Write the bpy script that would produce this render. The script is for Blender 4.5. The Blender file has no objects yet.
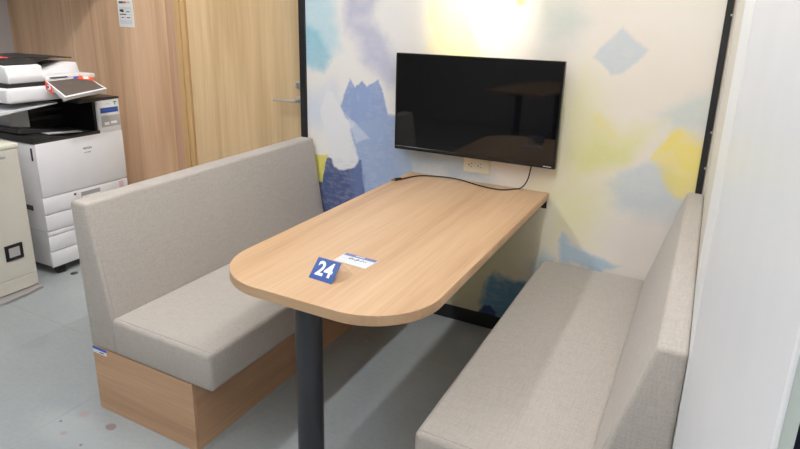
import bpy, bmesh, math, random
from mathutils import Vector, Matrix
random.seed(7)
S = bpy.context.scene
C = S.collection

# ------------------------------------------------------------------ camera
f_px, yaw, pitch, roll, ppy = 588.72, -0.477, -0.282, 0.024, -36.474
cam_pos = Vector((0.892, -2.485, 1.439))
fw = Vector((math.sin(yaw)*math.cos(pitch), math.cos(yaw)*math.cos(pitch), math.sin(pitch)))
rt = Vector((math.cos(yaw), -math.sin(yaw), 0)); up = rt.cross(fw)
r2 = rt*math.cos(roll) + up*math.sin(roll); u2 = -rt*math.sin(roll) + up*math.cos(roll)
cd = bpy.data.cameras.new('camera'); cam = bpy.data.objects.new('camera', cd); C.objects.link(cam)
m = Matrix.Identity(4)
for i in range(3):
    m[i][0], m[i][1], m[i][2], m[i][3] = r2[i], u2[i], -fw[i], cam_pos[i]
cam.matrix_world = m
cd.sensor_width = 36; cd.sensor_fit = 'HORIZONTAL'; cd.lens = f_px/800*36; cd.shift_y = ppy/800
cd.clip_start = 0.02
S.camera = cam

# ------------------------------------------------------------------ world, exposure
w = bpy.data.worlds.new('world'); S.world = w; w.use_nodes = True
w.node_tree.nodes['Background'].inputs[0].default_value = (0.9, 0.93, 1, 1)
w.node_tree.nodes['Background'].inputs[1].default_value = 0.3
S.view_settings.view_transform = 'Standard'; S.view_settings.look = 'None'
S.view_settings.gamma = 1; S.view_settings.use_curve_mapping = False
S.view_settings.exposure = 0.0
LAMP = 49.5          # luminance of the ceiling strip diffusers
FILL = 90.0         # base watts of the added, unseen fill lamps
SPOT = 185.0          # watts of the warm picture spot on the mural

# ------------------------------------------------------------------ helpers
def lin(c):
    return tuple(((v/255)/12.92 if v/255 <= .04045 else ((v/255+.055)/1.055)**2.4) for v in c) + (1.0,)

class N:
    """little node-tree helper"""
    def __init__(s, name):
        s.m = bpy.data.materials.new(name); s.m.use_nodes = True
        s.t = s.m.node_tree; s.b = s.t.nodes['Principled BSDF']
    def n(s, typ, ins=None, **kw):
        x = s.t.nodes.new(typ)
        for k, v in kw.items(): setattr(x, k, v)
        if ins:
            for k, v in ins.items(): s.put(x.inputs[k], v)
        return x
    def put(s, inp, v):
        if isinstance(v, bpy.types.NodeSocket): s.t.links.new(v, inp)
        else: inp.default_value = v
    def math(s, op, a, b=0.0, clamp=False):
        x = s.n('ShaderNodeMath', {0: a, 1: b}, operation=op); x.use_clamp = clamp; return x.outputs[0]
    def coord(s, scale=(1, 1, 1)):
        tc = s.n('ShaderNodeTexCoord')
        mp = s.n('ShaderNodeMapping', {'Vector': tc.outputs['Object'], 'Scale': scale}); return mp.outputs[0]
    def noise(s, vec, scale, detail=2.0, rough=.5, dist=0.0):
        return s.n('ShaderNodeTexNoise', {'Vector': vec, 'Scale': scale, 'Detail': detail, 'Roughness': rough, 'Distortion': dist})
    def ramp(s, fac, stops):
        r = s.n('ShaderNodeValToRGB', {0: fac}); e = r.color_ramp.elements
        while len(e) < len(stops): e.new(.5)
        for el, (p, c) in zip(e, stops): el.position = p; el.color = c
        return r.outputs[0]
    def mix(s, fac, a, b, blend='MIX'):
        x = s.n('ShaderNodeMix', data_type='RGBA', blend_type=blend)
        s.put(x.inputs[0], fac); s.put(x.inputs[6], a); s.put(x.inputs[7], b); return x.outputs[2]
    def bump(s, h, strength=.2, dist=.002):
        b = s.n('ShaderNodeBump', {'Height': h, 'Strength': strength, 'Distance': dist})
        s.t.links.new(b.outputs[0], s.b.inputs['Normal'])
    def fin(s, color=None, rough=.5, metal=0, **kw):
        if color is not None: s.put(s.b.inputs['Base Color'], color)
        s.put(s.b.inputs['Roughness'], rough); s.b.inputs['Metallic'].default_value = metal
        for k, v in kw.items(): s.put(s.b.inputs[k], v)
        return s.m

MATS = {}
def plain(name, rgb, rough=.5, metal=0, mottle=.04, **kw):
    if name in MATS: return MATS[name]
    k = N(name); nz = k.noise(k.coord(), 9, 3)
    c = lin(rgb); d = tuple(v*(1-mottle) for v in c[:3]) + (1,)
    MATS[name] = k.fin(k.ramp(nz.outputs[0], [(.3, d), (.7, c)]), rough, metal, **kw)
    return MATS[name]

def wood(name, light, mid, dark, axis='y', rough=.45, scale=1.0, spread=1.0):
    k = N(name)
    st = {'x': (.7, 11, 11), 'y': (11, .7, 11), 'z': (11, 11, .55)}[axis]
    fine = {'x': (4, 160, 160), 'y': (160, 4, 160), 'z': (160, 160, 4)}[axis]
    n1 = k.noise(k.coord(tuple(v*scale for v in st)), 1.0, 4, .55, .6)
    n2 = k.noise(k.coord(tuple(v*scale for v in fine)), 1.0, 3, .6)
    a = k.ramp(n1.outputs[0], [(.5-.2/spread, lin(dark)), (.5, lin(mid)), (.5+.2/spread, lin(light))])
    b = k.ramp(n2.outputs[0], [(.3, (.86, .84, .82, 1)), (.62, (1, 1, 1, 1))])
    k.bump(n2.outputs[0], .08, .001)
    return k.fin(k.mix(.75, a, b, 'MULTIPLY'), rough)

def fabric(name, rgb):
    k = N(name); co = k.coord()
    n0 = k.noise(k.coord((1, 1, 1)), 420, 2, .7)
    nx = k.noise(k.coord((25, 260, 260)), 1, 3, .65)
    ny = k.noise(k.coord((260, 25, 260)), 1, 3, .65)
    nz_ = k.noise(k.coord((260, 260, 25)), 1, 3, .65)
    s = k.math('ADD', k.math('ADD', nx.outputs[0], ny.outputs[0]), nz_.outputs[0])
    s = k.math('ADD', k.math('MULTIPLY', s, .27), k.math('MULTIPLY', n0.outputs[0], .2))
    c = lin(rgb)
    lo = tuple(v*.80 for v in c[:3])+(1,); hi = tuple(min(1, v*1.15) for v in c[:3])+(1,)
    k.bump(s, .35, .0015)
    return k.fin(k.ramp(s, [(.36, lo), (.5, c), (.64, hi)]), .82, 0, **{'Sheen Weight': .15})

def mesh_obj(name, bm, mat, parent=None, smooth=False):
    bmesh.ops.recalc_face_normals(bm, faces=bm.faces)
    me = bpy.data.meshes.new(name); bm.to_mesh(me); bm.free()
    if smooth:
        for p in me.polygons: p.use_smooth = True
        try: me.set_sharp_from_angle(angle=math.radians(38))
        except Exception: pass
    me.materials.append(mat)
    o = bpy.data.objects.new(name, me); C.objects.link(o)
    if parent is not None:
        o.parent = parent; o.matrix_parent_inverse = parent_inv(parent)
    return o
def world_of(o):
    mm = o.matrix_basis.copy()
    if o.parent is not None: mm = world_of(o.parent) @ o.matrix_parent_inverse @ mm
    return mm
def parent_inv(p): return world_of(p).inverted()

def box(x0, x1, y0, y1, z0, z1, bev=0.0, seg=2, bm=None):
    bm2 = bmesh.new()
    v = [bm2.verts.new((x, y, z)) for x in (x0, x1) for y in (y0, y1) for z in (z0, z1)]
    for q in ((0, 1, 3, 2), (4, 6, 7, 5), (0, 4, 5, 1), (2, 3, 7, 6), (0, 2, 6, 4), (1, 5, 7, 3)):
        bm2.faces.new([v[i] for i in q])
    if bev: bmesh.ops.bevel(bm2, geom=bm2.edges[:], offset=bev, segments=seg, profile=.5, affect='EDGES')
    if bm is None: return bm2
    me = bpy.data.meshes.new('t'); bm2.to_mesh(me); bm2.free(); bm.from_mesh(me); bpy.data.meshes.remove(me)
    return bm

def prism(pts, a0, a1, plane='xz', bev=0.0, seg=2):
    """extrude a 2-D outline: 'xz' along y, 'xy' along z, 'yz' along x"""
    bm = bmesh.new()
    def P(p, a): return {'xz': (p[0], a, p[1]), 'xy': (p[0], p[1], a), 'yz': (a, p[0], p[1])}[plane]
    A = [bm.verts.new(P(p, a0)) for p in pts]; B = [bm.verts.new(P(p, a1)) for p in pts]
    bm.faces.new(A); bm.faces.new(B[::-1])
    n = len(pts)
    for i in range(n): bm.faces.new((A[i], B[i], B[(i+1) % n], A[(i+1) % n]))
    bmesh.ops.recalc_face_normals(bm, faces=bm.faces)
    if bev: bmesh.ops.bevel(bm, geom=bm.edges[:], offset=bev, segments=seg, profile=.5, affect='EDGES')
    return bm

def tube(path, r, n=8, bm=None, closed=False):
    bm = bm or bmesh.new(); rings = []
    path = [Vector(p) for p in path]; L = len(path)
    for i, p in enumerate(path):
        a = path[i-1] if (i > 0 or closed) else p; b = path[(i+1) % L] if (i < L-1 or closed) else p
        t = (b-a).normalized(); s = t.cross(Vector((0, 0, 1)))
        if s.length < 1e-3: s = t.cross(Vector((1, 0, 0)))
        s.normalize(); q = s.cross(t)
        rr = r[i] if isinstance(r, (list, tuple)) else r
        rings.append([bm.verts.new(p + s*rr*math.cos(2*math.pi*k/n) + q*rr*math.sin(2*math.pi*k/n)) for k in range(n)])
    for i in range(L if closed else L-1):
        A, B = rings[i], rings[(i+1) % L]
        for k in range(n): bm.faces.new((A[k], A[(k+1) % n], B[(k+1) % n], B[k]))
    if not closed: bm.faces.new(rings[0][::-1]); bm.faces.new(rings[-1])
    return bm

def lathe(prof, cx, cy, n=32, axis='z', cz=0):
    bm = bmesh.new(); rings = []
    for r, h in prof:
        ring = []
        for k in range(n):
            a = 2*math.pi*k/n; c, s = r*math.cos(a), r*math.sin(a)
            ring.append(bm.verts.new({'z': (cx+c, cy+s, cz+h), 'y': (cx+c, cy+h, cz+s), 'x': (cx+h, cy+c, cz+s)}[axis]))
        rings.append(ring)
    for A, B in zip(rings, rings[1:]):
        for k in range(n): bm.faces.new((A[k], A[(k+1) % n], B[(k+1) % n], B[k]))
    bm.faces.new(rings[0][::-1]); bm.faces.new(rings[-1])
    return bm

def smooth_path(pts, k=8):
    pts = [Vector(p) for p in pts]; out = []
    P = [pts[0]] + pts + [pts[-1]]
    for i in range(1, len(P)-2):
        for j in range(k):
            t = j/k; a, b, c, d = P[i-1], P[i], P[i+1], P[i+2]
            out.append(.5*((2*b) + (c-a)*t + (2*a-5*b+4*c-d)*t*t + (3*b-a-3*c+d)*t**3))
    return out + [pts[-1]]

def text(name, body, size, origin, ex, ey, mat, parent, depth=.0006, align='CENTER', bold=0.0, sx=1.0):
    """writing as a thin mesh: origin, ex = reading direction, ey = up direction"""
    cu = bpy.data.curves.new('txt', 'FONT'); cu.body = body; cu.size = size; cu.align_x = align; cu.align_y = 'CENTER'
    cu.extrude = depth; cu.offset = bold; cu.resolution_u = 3
    o = bpy.data.objects.new('txt', cu); C.objects.link(o)
    bpy.context.view_layer.update()
    me = bpy.data.meshes.new_from_object(o.evaluated_get(bpy.context.evaluated_depsgraph_get()))
    bpy.data.objects.remove(o); bpy.data.curves.remove(cu)
    ex = Vector(ex).normalized(); ey = Vector(ey).normalized(); ez = ex.cross(ey)
    M = Matrix.Identity(4)
    for i in range(3): M[i][0], M[i][1], M[i][2], M[i][3] = ex[i]*sx, ey[i], ez[i], origin[i]
    me.transform(M); me.name = name
    me.materials.clear(); me.materials.append(mat)
    q = bpy.data.objects.new(name, me); C.objects.link(q)
    if parent is not None: q.parent = parent; q.matrix_parent_inverse = parent_inv(parent)
    return q

def thing(name, label, cat, loc=(0, 0, 0), group=None):
    o = bpy.data.objects.new(name, None); C.objects.link(o); o.location = loc; o.empty_display_size = .05
    o['label'] = label; o['category'] = cat
    if group: o['group'] = group
    return o
def tag(o, label, cat, group=None):
    o['label'] = label; o['category'] = cat
    if group: o['group'] = group
    return o
def struct(o, label=None, cat=None):
    o['kind'] = 'structure'
    if label: o['label'] = label
    if cat: o['category'] = cat
    return o

# ------------------------------------------------------------------ materials
M_fabric = fabric('greige_woven_fabric', (177, 168, 159))
M_seam = plain('seam_thread', (160, 151, 142), .9)
M_table = wood('light_oak_laminate', (212, 178, 143), (201, 164, 128), (181, 143, 108), 'y', .42, .75, 1.0)
M_tedge = wood('oak_edge_band', (208, 174, 138), (198, 163, 127), (186, 150, 114), 'x', .45, 1.0, .8)
M_base = wood('warm_oak_plinth', (212, 172, 137), (200, 159, 124), (180, 140, 107), 'y', .5, .7, .8)
M_basex = wood('warm_oak_plinth_end', (212, 172, 137), (200, 159, 124), (180, 140, 107), 'x', .5, .7, .8)
M_wwall = wood('rose_oak_wall_laminate', (240, 206, 172), (226, 189, 154), (204, 166, 132), 'z', .5, .55, 1.2)
M_wstile = wood('reddish_oak_stile', (206, 168, 140), (197, 158, 130), (184, 146, 118), 'z', .5, 1.0, .8)
M_door = wood('honey_oak_door', (224, 196, 155), (213, 183, 141), (196, 165, 123), 'z', .45, .5, 1.2)
M_frame = wood('oak_door_frame', (212, 178, 130), (200, 164, 116), (184, 148, 100), 'z', .5, .8)
M_black = plain('black_powder_coat', (30, 30, 33), .45)
M_charcoal = plain('charcoal_leg_paint', (46, 47, 52), .34)
M_white = plain('white_plastic', (224, 222, 225), .4)
M_lgrey = plain('light_grey_plastic', (196, 197, 200), .45)
M_darkp = plain('dark_grey_plastic', (46, 44, 44), .42)
M_blackp = plain('black_plastic', (14, 14, 15), .35)
M_bezel = plain('glossy_black_bezel', (12, 12, 13), .25)
M_cream = plain('cream_plastic', (230, 220, 192), .45)
M_creamstrip = plain('cream_strip_finish', (230, 225, 214), .7)
M_panel = plain('white_panel_laminate', (232, 234, 240), .3)
M_panelw = plain('white_panel_post', (244, 245, 247), .4)
M_edgeg = plain('pale_grey_green_edge', (205, 212, 206), .4)
M_navy = plain('navy_fabric', (46, 58, 88), .9)
M_steel = plain('brushed_steel', (214, 211, 202), .42, .8)
M_unit = plain('warm_grey_cabinet', (206, 201, 190), .45)
M_unitlid = plain('ivory_cabinet_lid', (222, 219, 204), .4)
M_plate = plain('grey_steel_plate', (170, 166, 166), .4, .3)
M_paper = plain('white_paper', (236, 237, 238), .6, mottle=.01)
M_card = plain('card_stock', (212, 214, 217), .55, mottle=.02)
M_pgrey = plain('printed_grey', (220, 222, 224), .6, mottle=.01)
M_ink = plain('printed_ink', (70, 72, 78), .6)
M_inkred = plain('printed_red', (222, 98, 92), .6)
M_blue = plain('sign_blue', (44, 80, 150), .3, mottle=.02)
M_band = plain('printed_blue_band', (104, 116, 168), .5)
M_tagblue = plain('tag_blue', (44, 96, 200), .5)
M_orange = plain('sticker_orange', (232, 88, 48), .5)
M_stkblue = plain('sticker_blue', (40, 74, 190), .5)
M_green = plain('sticker_green', (52, 160, 128), .5)
M_silver = plain('sticker_silver', (176, 172, 172), .45)
M_pink = plain('sticker_pink', (214, 186, 190), .5)
M_wpaint = plain('warm_grey_wall', (196, 190, 188), .7)
M_ceil = plain('ceiling_white', (232, 232, 230), .8)
M_rear = plain('rear_wall_paint', (170, 168, 166), .8)
M_joint = plain('floor_joint', (150, 155, 156), .6)
M_brass = plain('brass_pin', (196, 156, 80), .35, 1.0)

def floor_mat():
    k = N('grey_vinyl_floor'); tc = k.n('ShaderNodeTexCoord'); co = tc.outputs['Object']
    geo = k.n('ShaderNodeNewGeometry').outputs['Position']
    n1 = k.noise(geo, 1.6, 4, .6); n2 = k.noise(geo, 60, 2, .5)
    c = k.ramp(n1.outputs[0], [(.3, lin((157, 162, 163))), (.7, lin((168, 173, 174)))])
    c = k.mix(.25, c, k.ramp(n2.outputs[0], [(.35, (.80, .82, .82, 1)), (.65, (1, 1, 1, 1))]), 'MULTIPLY')
    # dried spots and dusty patch with their own shapes
    def spot(c, x, y, rx, ry, col, op, soft=.25):
        d = k.n('ShaderNodeVectorMath', {0: geo, 1: (x, y, 0)}, operation='SUBTRACT')
        d = k.n('ShaderNodeVectorMath', {0: d.outputs[0], 1: (1/rx, 1/ry, 0)}, operation='MULTIPLY')
        nn = k.noise(geo, 45, 2)
        l = k.math('ADD', k.n('ShaderNodeVectorMath', {0: d.outputs[0]}, operation='LENGTH').outputs['Value'],
                   k.math('MULTIPLY', k.math('SUBTRACT', nn.outputs[0], .5), .6))
        mr = k.n('ShaderNodeMapRange', {'Value': l, 'From Min': 1-soft, 'From Max': 1+soft, 'To Min': op, 'To Max': 0}, interpolation_type='SMOOTHSTEP')
        return k.mix(mr.outputs[0], c, lin(col))
    c = spot(c, -.95, -1.44, .17, .07, (178, 183, 184), .55, .6)
    c = spot(c, -.835, -1.364, .021, .016, (136, 108, 105), .7)
    c = spot(c, -.983, -1.365, .022, .018, (176, 146, 142), .5, .5)
    c = spot(c, -.95, -1.466, .014, .010, (168, 148, 136), .6)
    c = spot(c, -1.019, -1.431, .005, .005, (110, 108, 108), .8)
    c = spot(c, -.843, -1.475, .005, .005, (110, 108, 108), .8)
    c = spot(c, -1.66, -1.16, .10, .07, (150, 156, 158), .4, .3)
    return k.fin(c, k.math('ADD', k.math('MULTIPLY', n2.outputs[0], .08), .2), 0)
M_floor = floor_mat()

# mural: abstract brush strokes, each a convex outline in metres on the wall (x, z)
STROKES = [
    ((236, 232, 229),0.08,0.9,[(-0.976, 1.605), (-0.319, 1.601), (-0.394, 0.619), (-1.01, 0.465)]),
    ((206, 216, 232),0.04,0.7,[(-0.967, 1.058), (-0.774, 1.102), (-0.745, 0.934), (-0.882, 0.878), (-0.971, 0.901)]),
    ((190, 217, 226),0.03,0.9,[(-0.965, 1.559), (-0.799, 1.559), (-0.755, 1.374), (-0.732, 1.28), (-0.833, 1.251), (-0.973, 1.294)]),
    ((146, 197, 214),0.018,0.85,[(-0.97, 1.406), (-0.885, 1.361), (-0.785, 1.249), (-0.852, 1.172), (-0.976, 1.184)]),
    ((192, 191, 209),0.03,0.95,[(-0.725, 1.55), (-0.357, 1.551), (-0.479, 1.48), (-0.558, 1.448), (-0.574, 1.37), (-0.674, 1.353)]),
    ((194, 193, 211),0.03,0.95,[(-0.697, 1.404), (-0.564, 1.425), (-0.47, 1.328), (-0.421, 1.239), (-0.406, 1.087), (-0.471, 1.115), (-0.606, 1.21)]),
    ((146, 164, 205),0.005,1,[(-0.739, 1.005), (-0.68, 1.143), (-0.645, 1.083), (-0.644, 0.934), (-0.715, 0.947)]),
    ((146, 164, 205),0.005,1,[(-0.68, 1.09), (-0.611, 1.134), (-0.571, 1.088), (-0.592, 0.939), (-0.68, 0.93)]),
    ((148, 166, 206),0.005,1,[(-0.622, 1.084), (-0.521, 1.152), (-0.481, 1.028), (-0.463, 0.971), (-0.539, 0.804), (-0.674, 0.865)]),
    ((156, 173, 208),0.008,1,[(-0.686, 0.99), (-0.469, 0.985), (-0.388, 1.017), (-0.35, 0.827), (-0.324, 0.701), (-0.394, 0.64), (-0.613, 0.504), (-0.686, 0.707)]),
    ((170, 186, 200),0.04,0.85,[(-0.422, 0.868), (-0.039, 0.866), (0.091, 0.719), (-0.181, 0.702), (-0.368, 0.695)]),
    ((76, 90, 134),0.006,1,[(-0.898, 0.722), (-0.62, 0.742), (-0.601, 0.613), (-0.588, 0.47), (-0.891, 0.394)]),
    ((110, 128, 176),0.01,0.6,[(-0.674, 0.709), (-0.62, 0.726), (-0.588, 0.481), (-0.643, 0.46)]),
    ((226, 214, 110),0.004,1,[(-0.904, 0.737), (-0.821, 0.745), (-0.835, 0.681), (-0.855, 0.591), (-0.907, 0.583)]),
    ((232, 231, 233),0.008,1,[(-0.829, 1.078), (-0.733, 1.061), (-0.692, 0.929), (-0.626, 0.834), (-0.608, 0.775), (-0.662, 0.694), (-0.747, 0.667), (-0.797, 0.697), (-0.815, 0.77), (-0.881, 0.92)]),
    ((202, 210, 226),0.008,0.8,[(-0.709, 0.968), (-0.65, 0.923), (-0.568, 0.856), (-0.644, 0.832)]),
    ((248, 232, 170),0.03,0.8,[(-0.259, 1.559), (-0.099, 1.559), (-0.024, 1.396), (-0.007, 1.27), (-0.236, 1.258), (-0.272, 1.41)]),
    ((232, 216, 90),0.01,0.9,[(0.127, 1.552), (0.177, 1.552), (0.152, 1.501), (0.124, 1.485)]),
    ((206, 212, 202),0.05,0.8,[(0.208, 1.49), (0.354, 1.515), (0.424, 1.447), (0.381, 1.369), (0.262, 1.349)]),
    ((203, 211, 216),0.009,0.8,[(0.459, 1.302), (0.495, 1.354), (0.558, 1.424), (0.662, 1.342), (0.639, 1.304), (0.575, 1.25), (0.535, 1.24)]),
    ((202, 214, 212),0.03,0.7,[(0.712, 1.133), (0.83, 1.166), (0.909, 1.202), (0.935, 1.032), (0.797, 1.032)]),
    ((234, 228, 176),0.07,0.85,[(0.351, 1.147), (0.44, 1.222), (0.51, 1.091), (0.536, 0.86), (0.358, 0.827)]),
    ((230, 225, 164),0.035,0.8,[(0.486, 1.023), (0.721, 1.063), (0.678, 0.966), (0.605, 0.878), (0.456, 0.849)]),
    ((222, 220, 140),0.04,0.7,[(0.418, 0.896), (0.525, 0.96), (0.611, 0.954), (0.604, 0.891), (0.496, 0.859)]),
    ((236, 222, 140),0.015,0.7,[(0.484, 1.08), (0.523, 1.08), (0.581, 1.016), (0.518, 1.018)]),
    ((208, 214, 218),0.014,0.85,[(0.57, 0.779), (0.61, 0.837), (0.688, 0.89), (0.789, 0.911), (0.863, 0.792), (0.788, 0.704), (0.656, 0.689)]),
    ((204, 210, 213),0.03,0.8,[(0.591, 0.731), (0.918, 0.805), (0.953, 0.688), (0.721, 0.632)]),
    ((245, 225, 124),0.018,0.75,[(0.726, 0.915), (0.763, 0.992), (0.806, 1.045), (0.836, 1.028), (0.925, 1.031), (0.926, 0.867), (0.768, 0.851)]),
    ((245, 224, 118),0.006,0.7,[(0.723, 0.907), (0.736, 0.953), (0.805, 1.048), (0.832, 1.036), (0.788, 0.968)]),
    ((246, 226, 120),0.009,0.6,[(0.791, 1.0), (0.925, 0.984), (0.928, 0.875), (0.834, 0.893)]),
    ((240, 222, 126),0.014,0.8,[(0.755, 0.866), (0.921, 0.898), (0.909, 0.816), (0.848, 0.794), (0.786, 0.821)]),
    ((234, 226, 176),0.06,0.85,[(0.287, 0.744), (0.439, 0.812), (0.571, 0.771), (0.538, 0.551), (0.386, 0.53)]),
    ((172, 200, 220),0.01,0.85,[(0.43, 0.53), (0.493, 0.505), (0.658, 0.439), (0.588, 0.404), (0.415, 0.413)]),
    ((180, 204, 222),0.02,0.8,[(0.273, 0.381), (0.336, 0.453), (0.381, 0.405), (0.321, 0.203), (0.266, 0.188)]),
    ((230, 220, 213),0.05,0.7,[(0.601, 0.644), (0.93, 0.725), (0.928, 0.491), (0.666, 0.441)]),
    ((206, 202, 150),0.08,0.7,[(-0.222, 0.441), (0.212, 0.668), (0.318, 0.498), (0.164, 0.056), (-0.202, -0.045)]),
    ((104, 150, 178),0.012,1,[(0.061, 0.071), (0.087, 0.221), (0.117, 0.296), (0.196, 0.279), (0.269, 0.266), (0.26, 0.083), (0.088, -0.019)]),
    ((52, 66, 110),0.006,1,[(0.051, 0.069), (0.079, 0.108), (0.109, 0.122), (0.141, 0.093), (0.134, 0.048), (0.053, 0.037)]),
]
def mural_mat():
    k = N('painted_mural_print'); tc = k.n('ShaderNodeTexCoord'); co = tc.outputs['Object']
    def wob(scale, amp, det=3):
        nz = k.noise(co, scale, det, .6)
        d = k.n('ShaderNodeVectorMath', {0: nz.outputs['Color'], 1: (.5, .5, .5)}, operation='SUBTRACT')
        return k.n('ShaderNodeVectorMath', {0: d.outputs[0], 1: (amp, 0, amp)}, operation='MULTIPLY').outputs[0]
    def add(a, b): return k.n('ShaderNodeVectorMath', {0: a, 1: b}, operation='ADD').outputs[0]
    base = add(k.n('ShaderNodeVectorMath', {0: co, 1: (1, 0, 1)}, operation='MULTIPLY').outputs[0], (0, 1, 0))
    crisp = add(add(base, wob(9, .03, 2)), wob(70, .016, 4))
    loose = add(add(base, wob(5, .16, 3)), wob(60, .03, 4))
    grain = k.noise(k.coord((14, 1, 60)), 1.0, 3, .6).outputs[0]
    grain2 = k.noise(co, 26, 4, .6).outputs[0]
    g = k.math('ADD', k.math('MULTIPLY', k.math('ADD', grain, grain2), .5), .46, True)
    wash = k.noise(co, 2.2, 3, .55).outputs[0]
    col = k.ramp(wash, [(.3, lin((241, 233, 222))), (.55, lin((239, 229, 217))), (.75, lin((236, 227, 213)))])
    for rgb, soft, op, poly in STROKES:
        cx = sum(p[0] for p in poly)/len(poly); cz = sum(p[1] for p in poly)/len(poly)
        v = crisp if soft < .01 else loose
        d = None
        for (x0, z0), (x1, z1) in zip(poly, poly[1:]+poly[:1]):
            nx, nz = -(z1-z0), (x1-x0); L = math.hypot(nx, nz); nx /= L; nz /= L
            c = -(nx*x0+nz*z0)
            if nx*cx+nz*cz+c < 0: nx, nz, c = -nx, -nz, -c
            e = k.n('ShaderNodeVectorMath', {0: v, 1: (nx, c, nz)}, operation='DOT_PRODUCT').outputs['Value']
            d = e if d is None else k.math('MINIMUM', d, e)
        mr = k.n('ShaderNodeMapRange', {'Value': d, 'From Min': -soft*(1 if soft < .01 else 1.7), 'From Max': soft*(1 if soft < .01 else 1.7), 'To Min': 0, 'To Max': op}, interpolation_type='SMOOTHSTEP')
        col = k.mix(k.math('MULTIPLY', mr.outputs[0], g), col, lin(rgb))
    weave = k.noise(k.coord((500, 1, 500)), 1.0, 1).outputs[0]
    col = k.mix(.12, col, k.ramp(weave, [(.35, (.75, .75, .75, 1)), (.6, (1, 1, 1, 1))]), 'MULTIPLY')
    k.bump(weave, .12, .001)
    return k.fin(col, .62)
M_mural = mural_mat()

# ------------------------------------------------------------------ setting
XL, XR, YB, YR, ZC = -3.80, 3.30, 0.20, -5.60, 2.72
fl = struct(mesh_obj('floor', box(XL, XR, YR, YB, -.06, -.0010), M_joint), 'grey vinyl floor laid in large square panels', 'floor')
T = .60
tile_me = None
ny = 0
y = YB
x_start = -1.045 - 5*T
while y > YR + .01:
    y0 = max(YR, y-T); x = x_start
    while x < XR - .01:
        a, b = max(x, XL), min(x+T, XR)
        if b - a > .02:
            full = abs((b-a)-T) < 1e-6 and abs((y-y0)-T) < 1e-6
            if full and tile_me is not None:
                o = bpy.data.objects.new('floor_tile', tile_me); C.objects.link(o)
                o.location = ((a+b)/2, (y0+y)/2, 0); o.parent = fl
            else:
                g = .0005
                hx, hy = (b-a)/2-g, (y-y0)/2-g
                bm = box(-hx, hx, -hy, hy, -.0009, 0, .0003, 1)
                o = mesh_obj('floor_tile', bm, M_floor); o.location = ((a+b)/2, (y0+y)/2, 0); o.parent = fl
                if full: tile_me = o.data
        x += T
    y -= T
struct(mesh_obj('ceiling', box(XL, XR, YR, YB, ZC, ZC+.08), M_ceil), 'plain white ceiling', 'ceiling')
struct(mesh_obj('wall_left', box(XL-.08, XL, YR, YB+.08, 0, ZC), M_wpaint), 'warm grey painted wall behind the printer', 'wall')
struct(mesh_obj('wall_rear', box(XL-.08, XR+.08, YR-.08, YR, 0, ZC), M_rear), 'painted wall behind the viewer', 'wall')
struct(mesh_obj('wall_side', box(XR, XR+.08, YR, YB+.08, 0, ZC), M_rear), 'painted wall on the far side of the white panel', 'wall')

# wood-clad wall with sheets as parts
wf = struct(mesh_obj('wall_far', box(XL, XR, YB+.012, YB+.09, 0, ZC), M_wstile), 'oak laminate wall behind the printer', 'wall')
for a, b in ((XL, -3.08), (-3.076, -2.155), (-.96, .2), (.204, 1.4), (1.404, 2.5), (2.504, XR)):
    mesh_obj('wall_sheet', box(a, b, YB, YB+.014, 0, ZC, .001, 1), M_wwall, wf)
mesh_obj('wall_stile', box(-2.152, -2.066, YB-.004, YB+.014, 0, ZC, .001, 1), M_wstile, wf)

# door in the wood wall
dr = bpy.data.objects.new('door_1', None); C.objects.link(dr); dr.location = (-1.5, YB, 0)
struct(dr, 'honey oak door with steel lever handle behind the bench', 'door')
mesh_obj('door_frame', box(-2.063, -2.022, YB-.02, YB+.014, 0, 2.08, .003), M_frame, dr)
mesh_obj('door_frame', box(-2.018, -1.984, YB-.012, YB+.014, 0, 2.04, .002), M_frame, dr)
mesh_obj('door_frame', box(-1.040, -.962, YB-.02, YB+.014, 0, 2.08, .003), M_frame, dr)
mesh_obj('door_frame', box(-2.020, -1.042, YB-.0125, YB+.014, 2.046, 2.08, .003), M_frame, dr)
mesh_obj('door_leaf', box(-1.978, -1.045, YB+.002, YB+.012, .005, 2.04, .002), M_door, dr)
hd = mesh_obj('lever_handle', tube([(-1.140, YB-.004, .978), (-1.140, YB-.052, .978), (-1.152, YB-.058, .978), (-1.20, YB-.058, .977), (-1.285, YB-.058, .976)], [.009, .009, .009, .008, .007], 10), M_steel, dr, True)
mesh_obj('handle_rose', lathe([(.026, 0), (.026, -.006), (.022, -.009)], -1.140, YB-.004, 20, 'y', .978), M_steel, dr, True)
mesh_obj('cylinder_rose', lathe([(.024, 0), (.024, -.006), (.020, -.010)], -1.146, YB-.004, 20, 'y', 1.062), M_steel, dr, True)
mesh_obj('thumb_turn', box(-1.151, -1.141, YB-.03, YB-.013, 1.048, 1.076, .002), M_steel, dr)

# mural partition
wb = struct(mesh_obj('wall_back', box(-.945, .900, 0, .085, 0, ZC), M_mural), 'partition wall printed with an abstract pastel brush-stroke mural', 'wall')
struct(mesh_obj('trim_1', box(-.981, -.946, -.012, .087, 0, ZC, .002), M_black), 'black vertical edge trim between mural and oak door', 'trim')
t2 = struct(mesh_obj('trim_2', box(.901, .9235, -.012, .087, 0, ZC, .002), M_black), 'black vertical edge trim between mural and white panel', 'trim')
for z in (1.474, 1.052, .913, 1.9, .5):
    mesh_obj('screw_head', lathe([(.0045, 0), (.0045, -.003), (.002, -.0045)], .9215, -.012, 10, 'y', z), M_steel, t2)
struct(mesh_obj('baseboard_back', box(-.945, .900, -.010, 0, 0, .070, .002), M_black), 'black baseboard under the mural', 'baseboard')
struct(mesh_obj('trim_3', box(.9265, .9345, -.004, .08, 0, ZC), M_creamstrip), 'narrow cream filler strip beside the black trim', 'trim')

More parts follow.
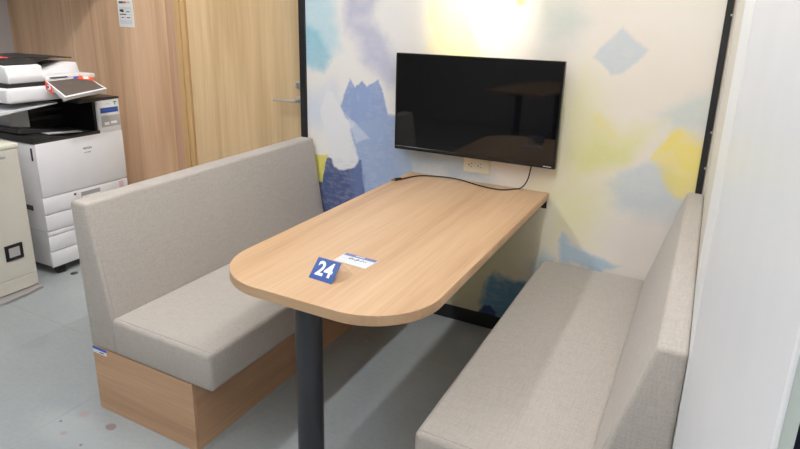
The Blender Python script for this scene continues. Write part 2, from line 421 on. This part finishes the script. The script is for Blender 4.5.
struct(mesh_obj('ceiling_soffit', box(XL, -2.48, -.36, YB, 1.76, ZC), M_wpaint), 'unseen boxed soffit added in the corner by the copier to shade the oak wall', 'soffit')  # unseen, placed to cast shade on the oak wall's left end

# white side panel: cream far section, white post, long pale panel
PXW = .9345
wr = struct(mesh_obj('wall_right', box(PXW, PXW+.0065, -2.240, -1.390, 0, 2.40), M_panel), 'tall white partition panel beside the bench', 'wall')
mesh_obj('cream_section', box(PXW, PXW+.010, -.885, -.004, 0, 2.40), M_creamstrip, wr)  # far section in one even cream tone
mesh_obj('panel_post', box(PXW-.0006, PXW+.012, -1.388, -.887, 0, 2.40, .0005), M_panelw, wr)
mesh_obj('panel_edge', box(PXW, PXW+.0014, -2.246, -2.240, 0, 2.40, .0004), M_panelw, wr)
mesh_obj('panel_edge', box(PXW+.0014, PXW+.0066, -2.245, -2.240, 0, 2.40, .0004), M_edgeg, wr)

# ------------------------------------------------------------------ ceiling lights
def emit(name, rgb, strength):
    k = N(name); k.b.inputs['Base Color'].default_value = (.9, .9, .9, 1)
    k.b.inputs['Emission Color'].default_value = rgb + (1,); k.b.inputs['Emission Strength'].default_value = strength
    return k.m
M_led = emit('led_diffuser', (.955, .985, 1.0), LAMP)
def strip_light(x, y0, y1, label):
    t = thing('strip_light', label, 'ceiling light', (x, (y0+y1)/2, ZC), 'linear ceiling lights')
    mesh_obj('housing', box(x-.045, x+.045, y0-.015, y1+.015, ZC-.05, ZC, .003), M_white, t)
    mesh_obj('diffuser', box(x-.035, x+.035, y0, y1, ZC-.062, ZC-.0505, .002), M_led, t)
strip_light(-1.14, -4.2, -.40, 'long white ceiling strip light running above the door-side bench')
strip_light(.52, -4.2, -.40, 'long white ceiling strip light running above the panel-side bench')
strip_light(2.10, -4.2, -.40, 'unseen ceiling strip light added beyond the white panel to light the navy screen')  # unseen lamp, added to brighten the navy screen behind the panel

# warm picture spot
sp = thing('spotlight', 'small white ceiling spotlight aimed at the mural above the television', 'spotlight', (-.03, -.55, ZC))
mesh_obj('mount_plate', lathe([(.05, -.02), (.05, 0)], -.03, -.55, 24, 'z', ZC), M_white, sp, True)
mesh_obj('stem', lathe([(.008, -.10), (.008, -.02)], -.03, -.55, 12, 'z', ZC), M_white, sp, True)
mesh_obj('lamp_can', lathe([(.020, .0), (.036, -.005), (.04, -.11), (.036, -.11), (.032, -.04)], -.03, -.55, 24, 'z', ZC-.10), M_white, sp, True)
ld = bpy.data.lights.new('spot_beam', 'SPOT'); ld.energy = SPOT; ld.color = (1.0, .90, .74); ld.spot_size = math.radians(32); ld.spot_blend = 1.0; ld.shadow_soft_size = .03
lo = bpy.data.objects.new('spot_beam', ld); C.objects.link(lo); lo.location = (-.03, -.55, ZC-.215)
lo.rotation_euler = (Vector((-.03, 0, 1.68))-Vector(lo.location)).to_track_quat('-Z', 'Y').to_euler()
lo.parent = sp; lo.matrix_parent_inverse = parent_inv(sp)

# unseen fill lamps, added to brighten the oak wall and copier
M_fill = emit('fill_lens', (1.0, .98, .95), 6.0)
for dx, dy, watt, aim, cone, lab in ((-2.80, -.80, FILL*.45, (-2.80, -.80, 0), 84, 'unseen ceiling fill lamp added above the copier'),
                                     (-1.35, -1.05, FILL*1.7, (-2.30, .10, .75), 72, 'unseen ceiling fill lamp added to brighten the oak wall and copier')):
    t = thing('fill_light', lab, 'fill_light', (dx, dy, ZC), 'added fill lamps')
    mesh_obj('rim', lathe([(.075, -.006), (.075, 0), (.055, 0), (.055, -.006)], dx, dy, 28, 'z', ZC), M_white, t, True)
    mesh_obj('lens', lathe([(.054, -.003), (.054, -.0005)], dx, dy, 28, 'z', ZC), M_fill, t)
    l_ = bpy.data.lights.new('fill_beam', 'SPOT'); l_.energy = watt; l_.color = (1, .97, .93)
    l_.spot_size = math.radians(cone); l_.spot_blend = 1.0; l_.shadow_soft_size = .05
    o = bpy.data.objects.new('fill_beam', l_); C.objects.link(o); o.location = (dx, dy, ZC-.012)
    o.rotation_euler = (Vector(aim)-Vector(o.location)).to_track_quat('-Z', 'Y').to_euler()
    o.parent = t; o.matrix_parent_inverse = parent_inv(t)

# ------------------------------------------------------------------ benches
YN = -1.306
def bench(side):
    s = side
    lab = ('greige upholstered booth bench on a wooden plinth beside the door' if s < 0 else
           'greige upholstered booth bench against the white panel')
    t = thing('booth_bench', lab, 'bench', (s*.66, -.65, 0), 'facing booth benches')
    if s < 0: xb, xbt, xf, xt, xs, xp = -.967, -.983, -.833, -.902, -.373, -.469
    else:     xb, xbt, xf, xt, xs, xp = .931, .9335, .766, .876, .343, .450
    y1 = -.014
    # plinth: carcass with two visible boards
    a, b = sorted((xb, xp))
    pl = mesh_obj('plinth', box(a+.001, b-.001, YN+.012, y1, 0, .264), M_base, t)
    mesh_obj('plinth_end_board', box(a, b, YN, YN+.0125, 0, .265, .001, 1), M_basex, pl)
    fr = (b-.0015, b) if s < 0 else (a, a+.0015)
    mesh_obj('plinth_front_board', box(fr[0], fr[1], YN+.0128, y1, 0, .265), M_base, pl)
    # seat cushion
    a, b = sorted((xf+s*.006, xs))
    st = mesh_obj('seat', cushion(a, b, YN-.006, y1, .266, .404, .015), M_fabric, t, True)
    if s > 0:
        for v in st.data.vertices:
            if v.co.z > .35 and v.co.y > -.6: v.co.z += .012
    # backrest: tapered profile
    prof = [(xb, .266), (xf, .266), (xf, .404), (xt, .814), (xbt, .814)]
    if s > 0: prof = prof[::-1]
    br = mesh_obj('backrest', prism(prof, YN-.003, y1, 'xz', .011, 3), M_fabric, t, True)
    if s < 0:
        for v in br.data.vertices:
            if v.co.z > .6 and v.co.y > -.6: v.co.z += .012
    # seams
    e = .009
    path = [(xf-s*.01, YN+e, .4045), (xs+s*e*1.0, YN+e, .4045)]
    mesh_obj('seam', tube(path, .0008, 6), M_seam, st)
    path = [(xf, YN+e, .41), (xt-s*.001, YN+e, .800)]
    mesh_obj('seam', tube(path, .0008, 6), M_seam, br)
    if s < 0:
        lb = mesh_obj('inventory_tag', box(-.966, -.893, YN-.001, YN, .237, .2515, 0), M_paper, pl)
        lb['label'] = 'white sticker with a blue band'
        mesh_obj('tag_band', box(-.966, -.893, YN-.0012, YN, .2517, .2615, 0), M_tagblue, lb)
        mesh_obj('tag_print', box(-.930, -.906, YN-.0013, YN-.0009, .2425, .2462, 0), M_ink, lb)
    return t
def cushion(x0, x1, y0, y1, z0, z1, r):
    bm = box(x0, x1, y0, y1, z0, z1)
    # slight crown on top
    bmesh.ops.bevel(bm, geom=bm.edges[:], offset=r, segments=3, profile=.5, affect='EDGES')
    return bm
bench(-1); bench(1)

# ------------------------------------------------------------------ table
tb = thing('booth_table', 'light oak booth table with rounded front corners fixed to the mural', 'table', (0, -.68, 0))
W_, L_, R_ = .338, 1.36, .205
out = [(-W_, -.0145), (W_, -.0145)]
def arc(cx, cy, a0, a1, r=R_, n=14): return [(cx+r*math.cos(a0+(a1-a0)*i/n), cy+r*math.sin(a0+(a1-a0)*i/n)) for i in range(n+1)]
out = [(W_, -.0005)] + arc(W_-R_, -L_+R_, 0, -math.pi/2) + arc(-W_+R_, -L_+R_, -math.pi/2, -math.pi) + [(-W_, -.0005)]
top = mesh_obj('tabletop', prism([(x*.9985, yy if yy > -.1 else yy+.0006) for x, yy in out], .6905, .720, 'xy'), M_table, tb)
# edge band: thin ribbon wrapped round the outline
bm = bmesh.new(); ring = []
for i, (x, yy) in enumerate(out):
    n = Vector((x, yy+L_/2, 0))
    ring.append([bm.verts.new((x*k1, yy if yy > -.1 else -L_/2+(yy+L_/2)*k1, z)) for k1, z in ((1, .6915), (1, .7192), (.9975, .7203), (.9975, .690))])
for A, B in zip(ring, ring[1:]):
    for k_ in range(4): bm.faces.new((A[k_], A[(k_+1) % 4], B[(k_+1) % 4], B[k_]))
bm.faces.new(ring[0]); bm.faces.new(ring[-1][::-1])
mesh_obj('edge_band', bm, M_tedge, tb, True)
lg = mesh_obj('leg', lathe([(.0385, .012), (.0385, .680)], 0, -1.293, 40), M_charcoal, tb, True)
mesh_obj('leg_plate', lathe([(.10, .680), (.10, .6903)], 0, -1.235, 32), M_black, tb, True)
mesh_obj('foot_plate', lathe([(.20, 0), (.20, .006), (.19, .012), (.03, .013)], 0, -1.293, 40), M_charcoal, tb, True)
for x in (-.30, .322):
    bk = mesh_obj('wall_bracket', box(x-.012, x+.012, -.05, -.001, .684, .690, .001), M_black, tb)
    mesh_obj('bracket_flange', box(x-.012, x+.012, -.005, -.001, .648, .6838, .001), M_black, bk)

# the matching table behind the viewer (its reflection shows in the television)
t2b = tb.copy(); C.objects.link(t2b); t2b.location = (-.92, -3.72, 0); t2b.rotation_euler = (0, 0, math.radians(8))
t2b['label'] = 'light oak table behind the viewer, mirrored faintly in the television'
for ch in list(tb.children):
    if ch.name.startswith('wall_bracket'): continue
    c = ch.copy(); C.objects.link(c); c.parent = t2b
    if ch.name.startswith(('leg', 'foot')):
        c = ch.copy(); C.objects.link(c); c.parent = t2b; c.location.y += 1.16
tb['group'] = 'oak tables'; t2b['group'] = 'oak tables'

# ------------------------------------------------------------------ television
tv = thing('television', 'black flat-screen television mounted on the mural above the table', 'television', (-.02, -.05, 1.06))
x0, x1, z0, z1 = -.386, .371, .846, 1.286
mesh_obj('rear_shell', box(x0+.05, x1-.05, -.055, -.030, z0+.04, z1-.05, .008), M_blackp, tv)
mesh_obj('wall_mount', box(-.13, .11, -.0305, -.001, .98, 1.16, .002), M_black, tv)
bz = bmesh.new()
box(x0, x1, -.080, -.054, z0, z0+.016, .0015, 1, bz); box(x0, x1, -.080, -.054, z1-.009, z1, .0015, 1, bz)
box(x0, x0+.009, -.080, -.054, z0+.016, z1-.009, .0015, 1, bz); box(x1-.009, x1, -.080, -.054, z0+.016, z1-.009, .0015, 1, bz)
mesh_obj('bezel', bz, M_bezel, tv)
k = N('tv_screen_glass'); M_screen = k.fin((.004, .004, .005, 1), .03, 0, **{'Specular IOR Level': .5, 'Coat Weight': .0})
mesh_obj('screen', box(x0+.008, x1-.008, -.0775, -.056, z0+.015, z1-.008), M_screen, tv)
mesh_obj('maker_mark', box(x1-.05, x1-.016, -.0806, -.0798, z0+.006, z0+.0095), M_lgrey, tv)

cp = smooth_path([(.266, -.067, .8455), (.266, -.064, .835), (.250, -.040, .775), (.225, -.034, .735), (.193, -.034, .7235), (.141, -.079, .7235), (.044, -.066, .7235), (-.064, -.022, .7235), (-.152, -.016, .7235), (-.26, -.056, .7235), (-.307, -.165, .7235)], 8)
pc = thing('power_cord', 'thin black cord dangling from the television and trailing over the tabletop', 'cord', (0, -.06, .72))
mesh_obj('cable', tube(cp, .0030, 8), M_blackp, pc, True)
pg = mesh_obj('plug', tube([(-.306, -.160, .7275), (-.314, -.178, .7275), (-.322, -.192, .7275)], [.005, .007, .007], 10), M_blackp, pc, True)
mesh_obj('plug_pin', tube([(-.321, -.190, .7275), (-.330, -.205, .7275)], .0045, 8), M_brass, pg, True)

# outlet
ou = thing('wall_outlet', 'cream wall outlet with two sockets just below the television', 'outlet', (0, 0, .797))
mesh_obj('cover_plate', box(-.063, .063, -.007, -.0005, .763, .833, .003), M_cream, ou)
for cx in (-.022, .022):
    so = mesh_obj('socket_face', box(cx-.019, cx+.019, -.0085, -.006, .783, .813, .002), M_unitlid, ou)
    mesh_obj('slot', box(cx-.0015-.003, cx+.006-.003, -.0092, -.008, .8045, .8068), M_blackp, so)
    mesh_obj('slot', box(cx-.0015-.003, cx+.006-.003, -.0092, -.008, .7895, .7918), M_blackp, so)
    mesh_obj('ground_hole', lathe([(.0032, 0), (.0032, -.001)], cx-.012, -.0084, 10, 'y', .798), M_blackp, so)

# ------------------------------------------------------------------ things on the table
sg = thing('number_sign', 'small blue tent sign reading 24 standing on the table', 'sign', (0, -1.2, .72))
A0, B0 = Vector((-.043, -1.232, .7205)), Vector((.039, -1.238, .7205))
At, Bt = Vector((-.038, -1.187, .768)), Vector((.043, -1.192, .768))
def slab(a, b, c, d, th):
    n = (b-a).cross(d-a).normalized()*th
    bm = bmesh.new(); P = [bm.verts.new(p) for p in (a, b, c, d, a-n, b-n, c-n, d-n)]
    for q in ((0, 1, 2, 3), (7, 6, 5, 4), (0, 4, 5, 1), (1, 5, 6, 2), (2, 6, 7, 3), (3, 7, 4, 0)): bm.faces.new([P[i] for i in q])
    return bm
fp = mesh_obj('front_panel', slab(A0, B0, Bt, At, .002), M_blue, sg)
k = N('clear_acrylic'); M_acr = k.fin((.9, .9, .92, 1), .08, 0, **{'Alpha': .14})
off = Vector((.012, .092, 0))
mesh_obj('back_panel', slab(B0+off, A0+off, At+Vector((0, .0022, 0)), Bt+Vector((0, .0022, 0)), .0015), M_acr, sg)['label'] = 'clear acrylic support'
ex = (B0-A0).normalized(); ey = (At-A0); ey = (ey-ex*ey.dot(ex)).normalized(); nn = ex.cross(ey)
text('numerals', '24', .060, (A0+Bt)/2+nn*.0004, ex, ey, M_paper, fp, .0004, 'CENTER', .0016, .95)

cdx = thing('info_card', 'white info card with a blue top band lying on the table', 'card', (.01, -1.06, .72))
q = [Vector(p) for p in ((-.051, -1.092, .7203), (.066, -1.101, .7203), (.073, -1.031, .7203), (-.048, -1.026, .7203))]
cs = mesh_obj('card_sheet', slab(q[0], q[1], q[2], q[3], -.0012), M_card, cdx)
def lerp(u, v): return q[0]*(1-u)*(1-v)+q[1]*u*(1-v)+q[2]*u*v+q[3]*(1-u)*v
Z = Vector((0, 0, .0013))
mesh_obj('blue_band', slab(lerp(.02, .76)+Z, lerp(.98, .76)+Z, lerp(.98, .99)+Z, lerp(.02, .99)+Z, -.0003), M_band, cs)
def pen(pts, r=.0012):
    mesh_obj('pen_mark', tube([lerp(*p)+Z for p in pts], r, 5), M_ink, cs)
pen([(.30, .46), (.35, .66), (.41, .50)]); pen([(.27, .54), (.45, .56)])
pen([(.48, .60), (.52, .50), (.50, .40)]); pen([(.50, .64), (.58, .60), (.53, .48)])
pen([(.64, .48), (.69, .66), (.75, .50)]); pen([(.78, .62), (.80, .50)])
mesh_obj('print_line', slab(lerp(.35, .88)+Z*1.3, lerp(.62, .88)+Z*1.3, lerp(.62, .93)+Z*1.3, lerp(.35, .93)+Z*1.3, -.0002), M_paper, cs)
for v in (.30, .22): mesh_obj('print_line', slab(lerp(.08, v)+Z, lerp(.55, v)+Z, lerp(.55, v+.02)+Z, lerp(.08, v+.02)+Z, -.0002), M_pgrey, cs)

# ------------------------------------------------------------------ wall notice
nt = thing('wall_notice', 'narrow white printed notice taped to the oak wall above the printer', 'notice', (-2.51, YB, 1.43))
X0, X1, Z0, Z1 = -2.585, -2.445, 1.337, 1.60
Y = YB
nb = mesh_obj('notice_sheet', box(X0, X1, Y-.003, Y-.0005, Z0, Z1), M_paper, nt)
mesh_obj('grey_field', box(X0+.012, X1-.012, Y-.0034, Y-.0028, Z0+.018, 1.462), M_pgrey, nb)
for (a, b, c, d) in ((.022, .062, .045, .075), (.070, .118, .045, .075), (.022, .062, .083, .11), (.070, .118, .083, .11)):
    mesh_obj('white_cell', box(X0+a, X0+b, Y-.0038, Y-.0033, Z0+c, Z0+d), M_paper, nb)
    mesh_obj('print_line', box(X0+a+.008, X0+b-.008, Y-.0041, Y-.0037, Z0+(c+d)/2-.003, Z0+(c+d)/2+.003), M_ink, nb)
mesh_obj('print_line', box(X0+.018, X0+.055, Y-.0038, Y-.0033, 1.432, 1.448), M_ink, nb)
mesh_obj('print_line', box(X0+.018, X0+.075, Y-.0038, Y-.0033, 1.414, 1.420), M_ink, nb)
mesh_obj('print_line', box(X0+.015, X0+.055, Y-.0036, Y-.0028, 1.485, 1.497), M_ink, nb)
mesh_obj('print_line', box(X0+.058, X0+.082, Y-.0036, Y-.0028, 1.485, 1.497), M_inkred, nb)
mesh_obj('print_line', box(X0+.085, X0+.118, Y-.0036, Y-.0028, 1.486, 1.495), M_lgrey, nb)
mesh_obj('print_line', box(X0+.040, X0+.064, Y-.0036, Y-.0028, 1.514, 1.526), M_ink, nb)
mesh_obj('print_line', box(X0+.012, X0+.026, Y-.0036, Y-.0028, 1.514, 1.526), M_lgrey, nb)

# ------------------------------------------------------------------ printer
pr = thing('office_printer', 'large white office copier with tilted touch screen standing by the oak wall', 'printer', (-2.52, -.42, 0))
PX, PY0, PY1, PB = -2.20, -.690, -.160, -2.86
body = mesh_obj('lower_body', box(PB, PX-.012, PY0+.002, PY1-.002, .052, .752, .012), M_white, pr, True)
def front(name, za, zb, ya=PY0, yb=PY1, th=.016, mat=M_white, par=pr, bev=.006):
    return mesh_obj(name, box(PX-.013, PX-.013+th, ya, yb, za, zb, bev, 2), mat, par, True)
front('paper_drawer', .052, .1425); front('paper_drawer', .1455, .2355)
front('front_rail', .2385, .2615, bev=.003)
front('paper_drawer', .2655, .3575)
d4 = front('paper_drawer', .3605, .4555)
front('front_door', .4590, .7560)
hr = mesh_obj('handle_recess', box(PX+.001, PX+.0042, -.470, -.350, .404, .440, .0015), M_plate, d4)
mesh_obj('handle_lip', box(PX+.0035, PX+.010, -.470, -.350, .404, .414, .002), M_white, d4)
mesh_obj('keyhole', lathe([(.007, 0), (.007, .003)], PX+.002, -.507, 12, 'x', .437), M_darkp, d4)
mesh_obj('drawer_sticker', box(PX+.003, PX+.0036, -.222, -.190, .408, .446), M_pink, d4)
mesh_obj('side_vent', box(-2.40, -2.30, PY0-.001, PY0+.004, .372, .400), M_darkp, body)
mesh_obj('side_grip', box(PX-.045, PX-.03, PY0-.001, PY0+.004, .66, .73, .003), M_darkp, body)
mesh_obj('side_seam', box(PB+.01, PX-.02, PY0-.0002, PY0+.004, .262, .2655), M_lgrey, body)
for (cx, cy) in ((-2.232, PY0+.06), (-2.232, PY1-.07), (-2.80, PY0+.07), (-2.80, PY1-.07)):
    mesh_obj('caster', lathe([(.022, -.022), (.026, -.018), (.026, .018), (.022, .022)], cx, cy, 16, 'y', .026), M_blackp, pr, True)
    mesh_obj('caster_fork', box(cx-.02, cx+.02, cy-.02, cy+.02, .044, .054), M_blackp, pr)
text('logo_text', 'RICOH', .0165, (PX+.0036, -.397, .684), (0, 1, 0), (0, 0, 1), M_ink, pr, .0003, 'CENTER', .0003)
text('model_text', 'IM C3500', .0095, (PX+.0036, -.400, .660), (0, 1, 0), (0, 0, 1), M_ink, pr, .0003)
# paper exit cavity
mesh_obj('exit_floor', prism([(-.69, .752), (-.304, .752), (-.304, .768), (-.50, .766), (-.60, .785), (-.69, .79)], -2.80, PX-.006, 'yz', .002, 1), M_darkp, pr)
mesh_obj('exit_lip', prism([(PY0, .752), (-.304, .752), (-.304, .770), (-.40, .7665), (PY0, .760)], PX-.02, PX+.002, 'yz', .002, 1), M_darkp, pr)
mesh_obj('output_tray', prism([(-.70, .800), (-.42, .772), (-.42, .778), (-.70, .828)], -2.66, -2.30, 'yz', .002, 1), M_darkp, pr)
mesh_obj('tray_paper', prism([(-.60, .7935), (-.40, .7765), (-.40, .7785), (-.60, .7955)], -2.27, -2.215, 'yz'), M_lgrey, pr)
mesh_obj('cavity_back', box(-2.84, -2.66, PY0+.02, PY1-.02, .752, .965, .003), M_lgrey, pr)
mesh_obj('cavity_back', box(-2.66, -2.44, PY0+.03, -.556, .79, .90, .003), M_lgrey, pr)
mesh_obj('cavity_side', box(-2.74, PX-.015, -.322, -.304, .752, .948, .003), M_blackp, pr)
mesh_obj('cavity_inner', box(-2.74, -2.48, -.55, -.322, .78, .955, .003), M_blackp, pr)
for z in (.83, .875): mesh_obj('exit_roller_bar', box(-2.482, -2.470, -.53, -.34, z, z+.014, .002), M_darkp, pr)
col_ = mesh_obj('column', box(-2.80, PX, -.305, PY1, .754, .942, .006), M_white, pr, True)
mesh_obj('column_cap', prism([(-.42, .936), (PY1+.002, .9425), (PY1+.002, .953), (-.25, .957), (-.40, .962)], -2.78, PX+.002, 'yz', .002, 1), M_darkp, pr)
mesh_obj('warning_sticker', box(PX-.001, PX+.0008, -.288, -.172, .866, .896), M_blue, col_)
mesh_obj('info_sticker', box(PX-.001, PX+.0008, -.288, -.166, .785, .850), M_silver, col_)
mesh_obj('info_print', box(PX+.0006, PX+.0012, -.270, -.238, .795, .812), M_paper, col_)
mesh_obj('info_print', box(PX+.0006, PX+.0012, -.228, -.188, .800, .814), M_paper, col_)
mesh_obj('sticker_print', box(PX+.0006, PX+.0012, -.276, -.200, .878, .884), M_tagblue, col_)
mesh_obj('eco_mark', box(PX-.001, PX+.001, -.200, -.178, .922, .928), M_green, col_)
mesh_obj('eco_mark', box(PX-.001, PX+.001, -.192, -.186, .906, .923), M_green, col_)
mesh_obj('eco_mark', box(PX-.001, PX+.001, -.252, -.222, .914, .919), M_lgrey, col_)
# upper shelf tray seen under the scanner
mesh_obj('finisher_tray', prism([(-.90, .905), (-.50, .945), (-.50, .952), (-.90, .925)], -2.70, -2.25, 'yz', .002, 1), M_lgrey, pr)
# scanner unit
sc = mesh_obj('scanner_body', box(-2.86, -2.235, -.765, -.255, .968, 1.048, .018, 3), M_white, pr, True)
mesh_obj('scanner_gap', box(-2.84, -2.250, -.75, -.27, 1.044, 1.070, .003), M_darkp, pr)
adf = mesh_obj('feeder_cover', prism([(-2.85, 1.068), (-2.245, 1.068), (-2.238, 1.10), (-2.258, 1.150), (-2.29, 1.160), (-2.85, 1.160)], -.745, -.555, 'xz', .008, 3), M_white, pr, True)
mesh_obj('feeder_top', prism([(-2.84, 1.150), (-2.30, 1.150), (-2.278, 1.160), (-2.34, 1.182), (-2.84, 1.190)], -.738, -.558, 'xz', .003, 1), M_darkp, pr)
mesh_obj('feeder_bed', box(-2.85, -2.245, -.556, -.262, 1.068, 1.092, .004), M_white, pr, True)
mesh_obj('bed_slot', box(-2.262, -2.242, -.53, -.43, 1.081, 1.088), M_ink, pr)
mesh_obj('feeder_tray', prism([(-.552, 1.100), (-.44, 1.118), (-.34, 1.150), (-.29, 1.150), (-.275, 1.092), (-.552, 1.092)], -2.75, -2.36, 'yz', .004, 2), M_white, pr, True)
mesh_obj('tray_groove', prism([(-.545, 1.1035), (-.44, 1.1205), (-.37, 1.143), (-.37, 1.1405), (-.44, 1.118), (-.545, 1.101)], -2.60, -2.50, 'yz'), M_lgrey, pr)
mesh_obj('lid_tray', prism([(-.78, 1.186), (-.56, 1.176), (-.40, 1.176), (-.27, 1.168), (-.27, 1.174), (-.40, 1.184), (-.56, 1.186), (-.78, 1.194)], -2.80, -2.42, 'yz', .002, 1), M_darkp, pr)
mesh_obj('tray_hinge', prism([(-.57, 1.140), (-.43, 1.170), (-.38, 1.186), (-.57, 1.186)], -2.78, -2.40, 'yz', .002, 1), M_darkp, pr)
mesh_obj('paper_guide', box(-2.52, -2.40, -.70, -.64, 1.186, 1.1915, .001), M_inkred, pr)
# touch panel
TL, TR = Vector((-2.20, -.580, 1.074)), Vector((-2.20, -.345, 1.082)); BL, BR = Vector((-2.075, -.566, .998)), Vector((-2.075, -.320, 1.022))
n_ = (BR-BL).cross(TL-BL).normalized()
tp = mesh_obj('touch_panel', slab(BL, BR, TR, TL, .022), M_white, pr)
def bil(u, v): return BL*(1-u)*(1-v)+BR*u*(1-v)+TR*u*v+TL*(1-u)*v
k = N('panel_display'); M_disp = k.fin((.11, .088, .076, 1), .3)  # brown of a reflection put into the display's base colour
mesh_obj('display', slab(bil(.04, .08)+n_*.0012, bil(.96, .08)+n_*.0012, bil(.97, .97)+n_*.0012, bil(.03, .97)+n_*.0012, .0015), M_disp, tp)
mesh_obj('panel_arm', slab(BL+Vector((-.10, .06, -.03)), BR+Vector((-.10, -.06, -.03)), TR+Vector((-.02, -.06, -.025)), TL+Vector((-.02, .06, -.025)), .02), M_lgrey, tp)
e_ = BL-TL; dn = Vector((0, 0, -.040)); ou_ = Vector((0, -.004, 0))
P0, P1 = TL+ou_, TL+e_*.36+ou_
s1 = mesh_obj('corner_sticker', slab(P0+dn, P1+dn, P1+Vector((0, 0, .004)), P0+Vector((0, 0, .004)), -.0015), M_orange, tp)
pc_ = (P0+P1)/2+dn*.42
mesh_obj('sticker_disc', lathe([(.014, 0), (.014, -.0025)], pc_.x, pc_.y, 14, 'y', pc_.z), M_paper, s1)
mesh_obj('sticker_bar', box(pc_.x-.011, pc_.x+.004, pc_.y-.004, pc_.y-.002, pc_.z-.002, pc_.z+.008), M_stkblue, s1)
s2 = mesh_obj('corner_sticker', slab(bil(.70, .90)+n_*.003, bil(1.0, .60)+n_*.003, bil(1.06, .86)+n_*.003, bil(.86, 1.12)+n_*.003, .001), M_orange, tp)
mesh_obj('sticker_disc', slab(bil(.84, .84)+n_*.0036, bil(.95, .78)+n_*.0036, bil(.98, .95)+n_*.0036, bil(.88, 1.0)+n_*.0036, .0005), M_paper, s2)
mesh_obj('sticker_bar', slab(bil(.66, .96)+n_*.0032, bil(.80, .96)+n_*.0032, bil(.80, 1.06)+n_*.0032, bil(.66, 1.06)+n_*.0032, .0005), M_stkblue, s2)

# ------------------------------------------------------------------ service unit in front of the printer
un = thing('service_unit', 'warm grey floor cabinet with a black-framed square slot beside the copier', 'cabinet', (-2.35, -1.0, 0))
UX = -2.15
ub = mesh_obj('cabinet_body', box(-2.52, UX-.004, -1.20, -.802, .018, .765, .006), M_unit, un, True)
mesh_obj('top_lid', box(-2.53, UX+.003, -1.205, -.797, .765, .790, .006), M_unitlid, un, True)
mesh_obj('lower_door', box(UX-.006, UX, -1.198, -.804, .020, .0885, .003), M_unit, un)
mesh_obj('upper_door', box(UX-.006, UX, -1.198, -.804, .0915, .762, .003), M_unit, un)
sl = mesh_obj('slot_frame', box(UX-.001, UX+.006, -.947, -.858, .194, .278, .003), M_blackp, un)
mesh_obj('slot_window', box(UX+.0055, UX+.0075, -.930, -.876, .212, .262, .001), M_silver, sl)
mesh_obj('floor_plate', prism([(UX-.03, -.790), (UX+.03, -.800), (UX+.052, -.90), (UX+.060, -1.0), (UX+.052, -1.10), (UX+.03, -1.20), (UX-.03, -1.21)], 0, .016, 'xy', .002, 1), M_plate, un)
text('cabinet_lettering', 'ries', .024, (UX+.0004, -.868, .728), (0, 1, 0), (0, 0, 1), M_ink, un, .0003, 'RIGHT')
for pnl in ((-.985, -.86, .40),):
    mesh_obj('door_seam', box(UX-.001, UX+.0004, -.99, -.865, .398, .400), M_lgrey, un)

# small floor cap near the printer
tag(mesh_obj('floor_cap', lathe([(.020, .0), (.020, .002), (.016, .003)], -2.150, -.605, 20), M_darkp, None, True), 'small dark round cap set in the floor beside the copier wheels', 'floor cap')

# navy screen beyond the white panel
nv = thing('fabric_screen', 'navy fabric screen standing beyond the end of the white panel', 'screen', (1.3, -1.0, 0))
mesh_obj('screen_pad', box(1.20, 1.24, -1.75, -.10, .03, 1.05, .008), M_navy, nv)
for y in (-1.6, -.3): mesh_obj('screen_foot', box(1.13, 1.31, y-.02, y+.02, 0, .03, .003), M_black, nv)
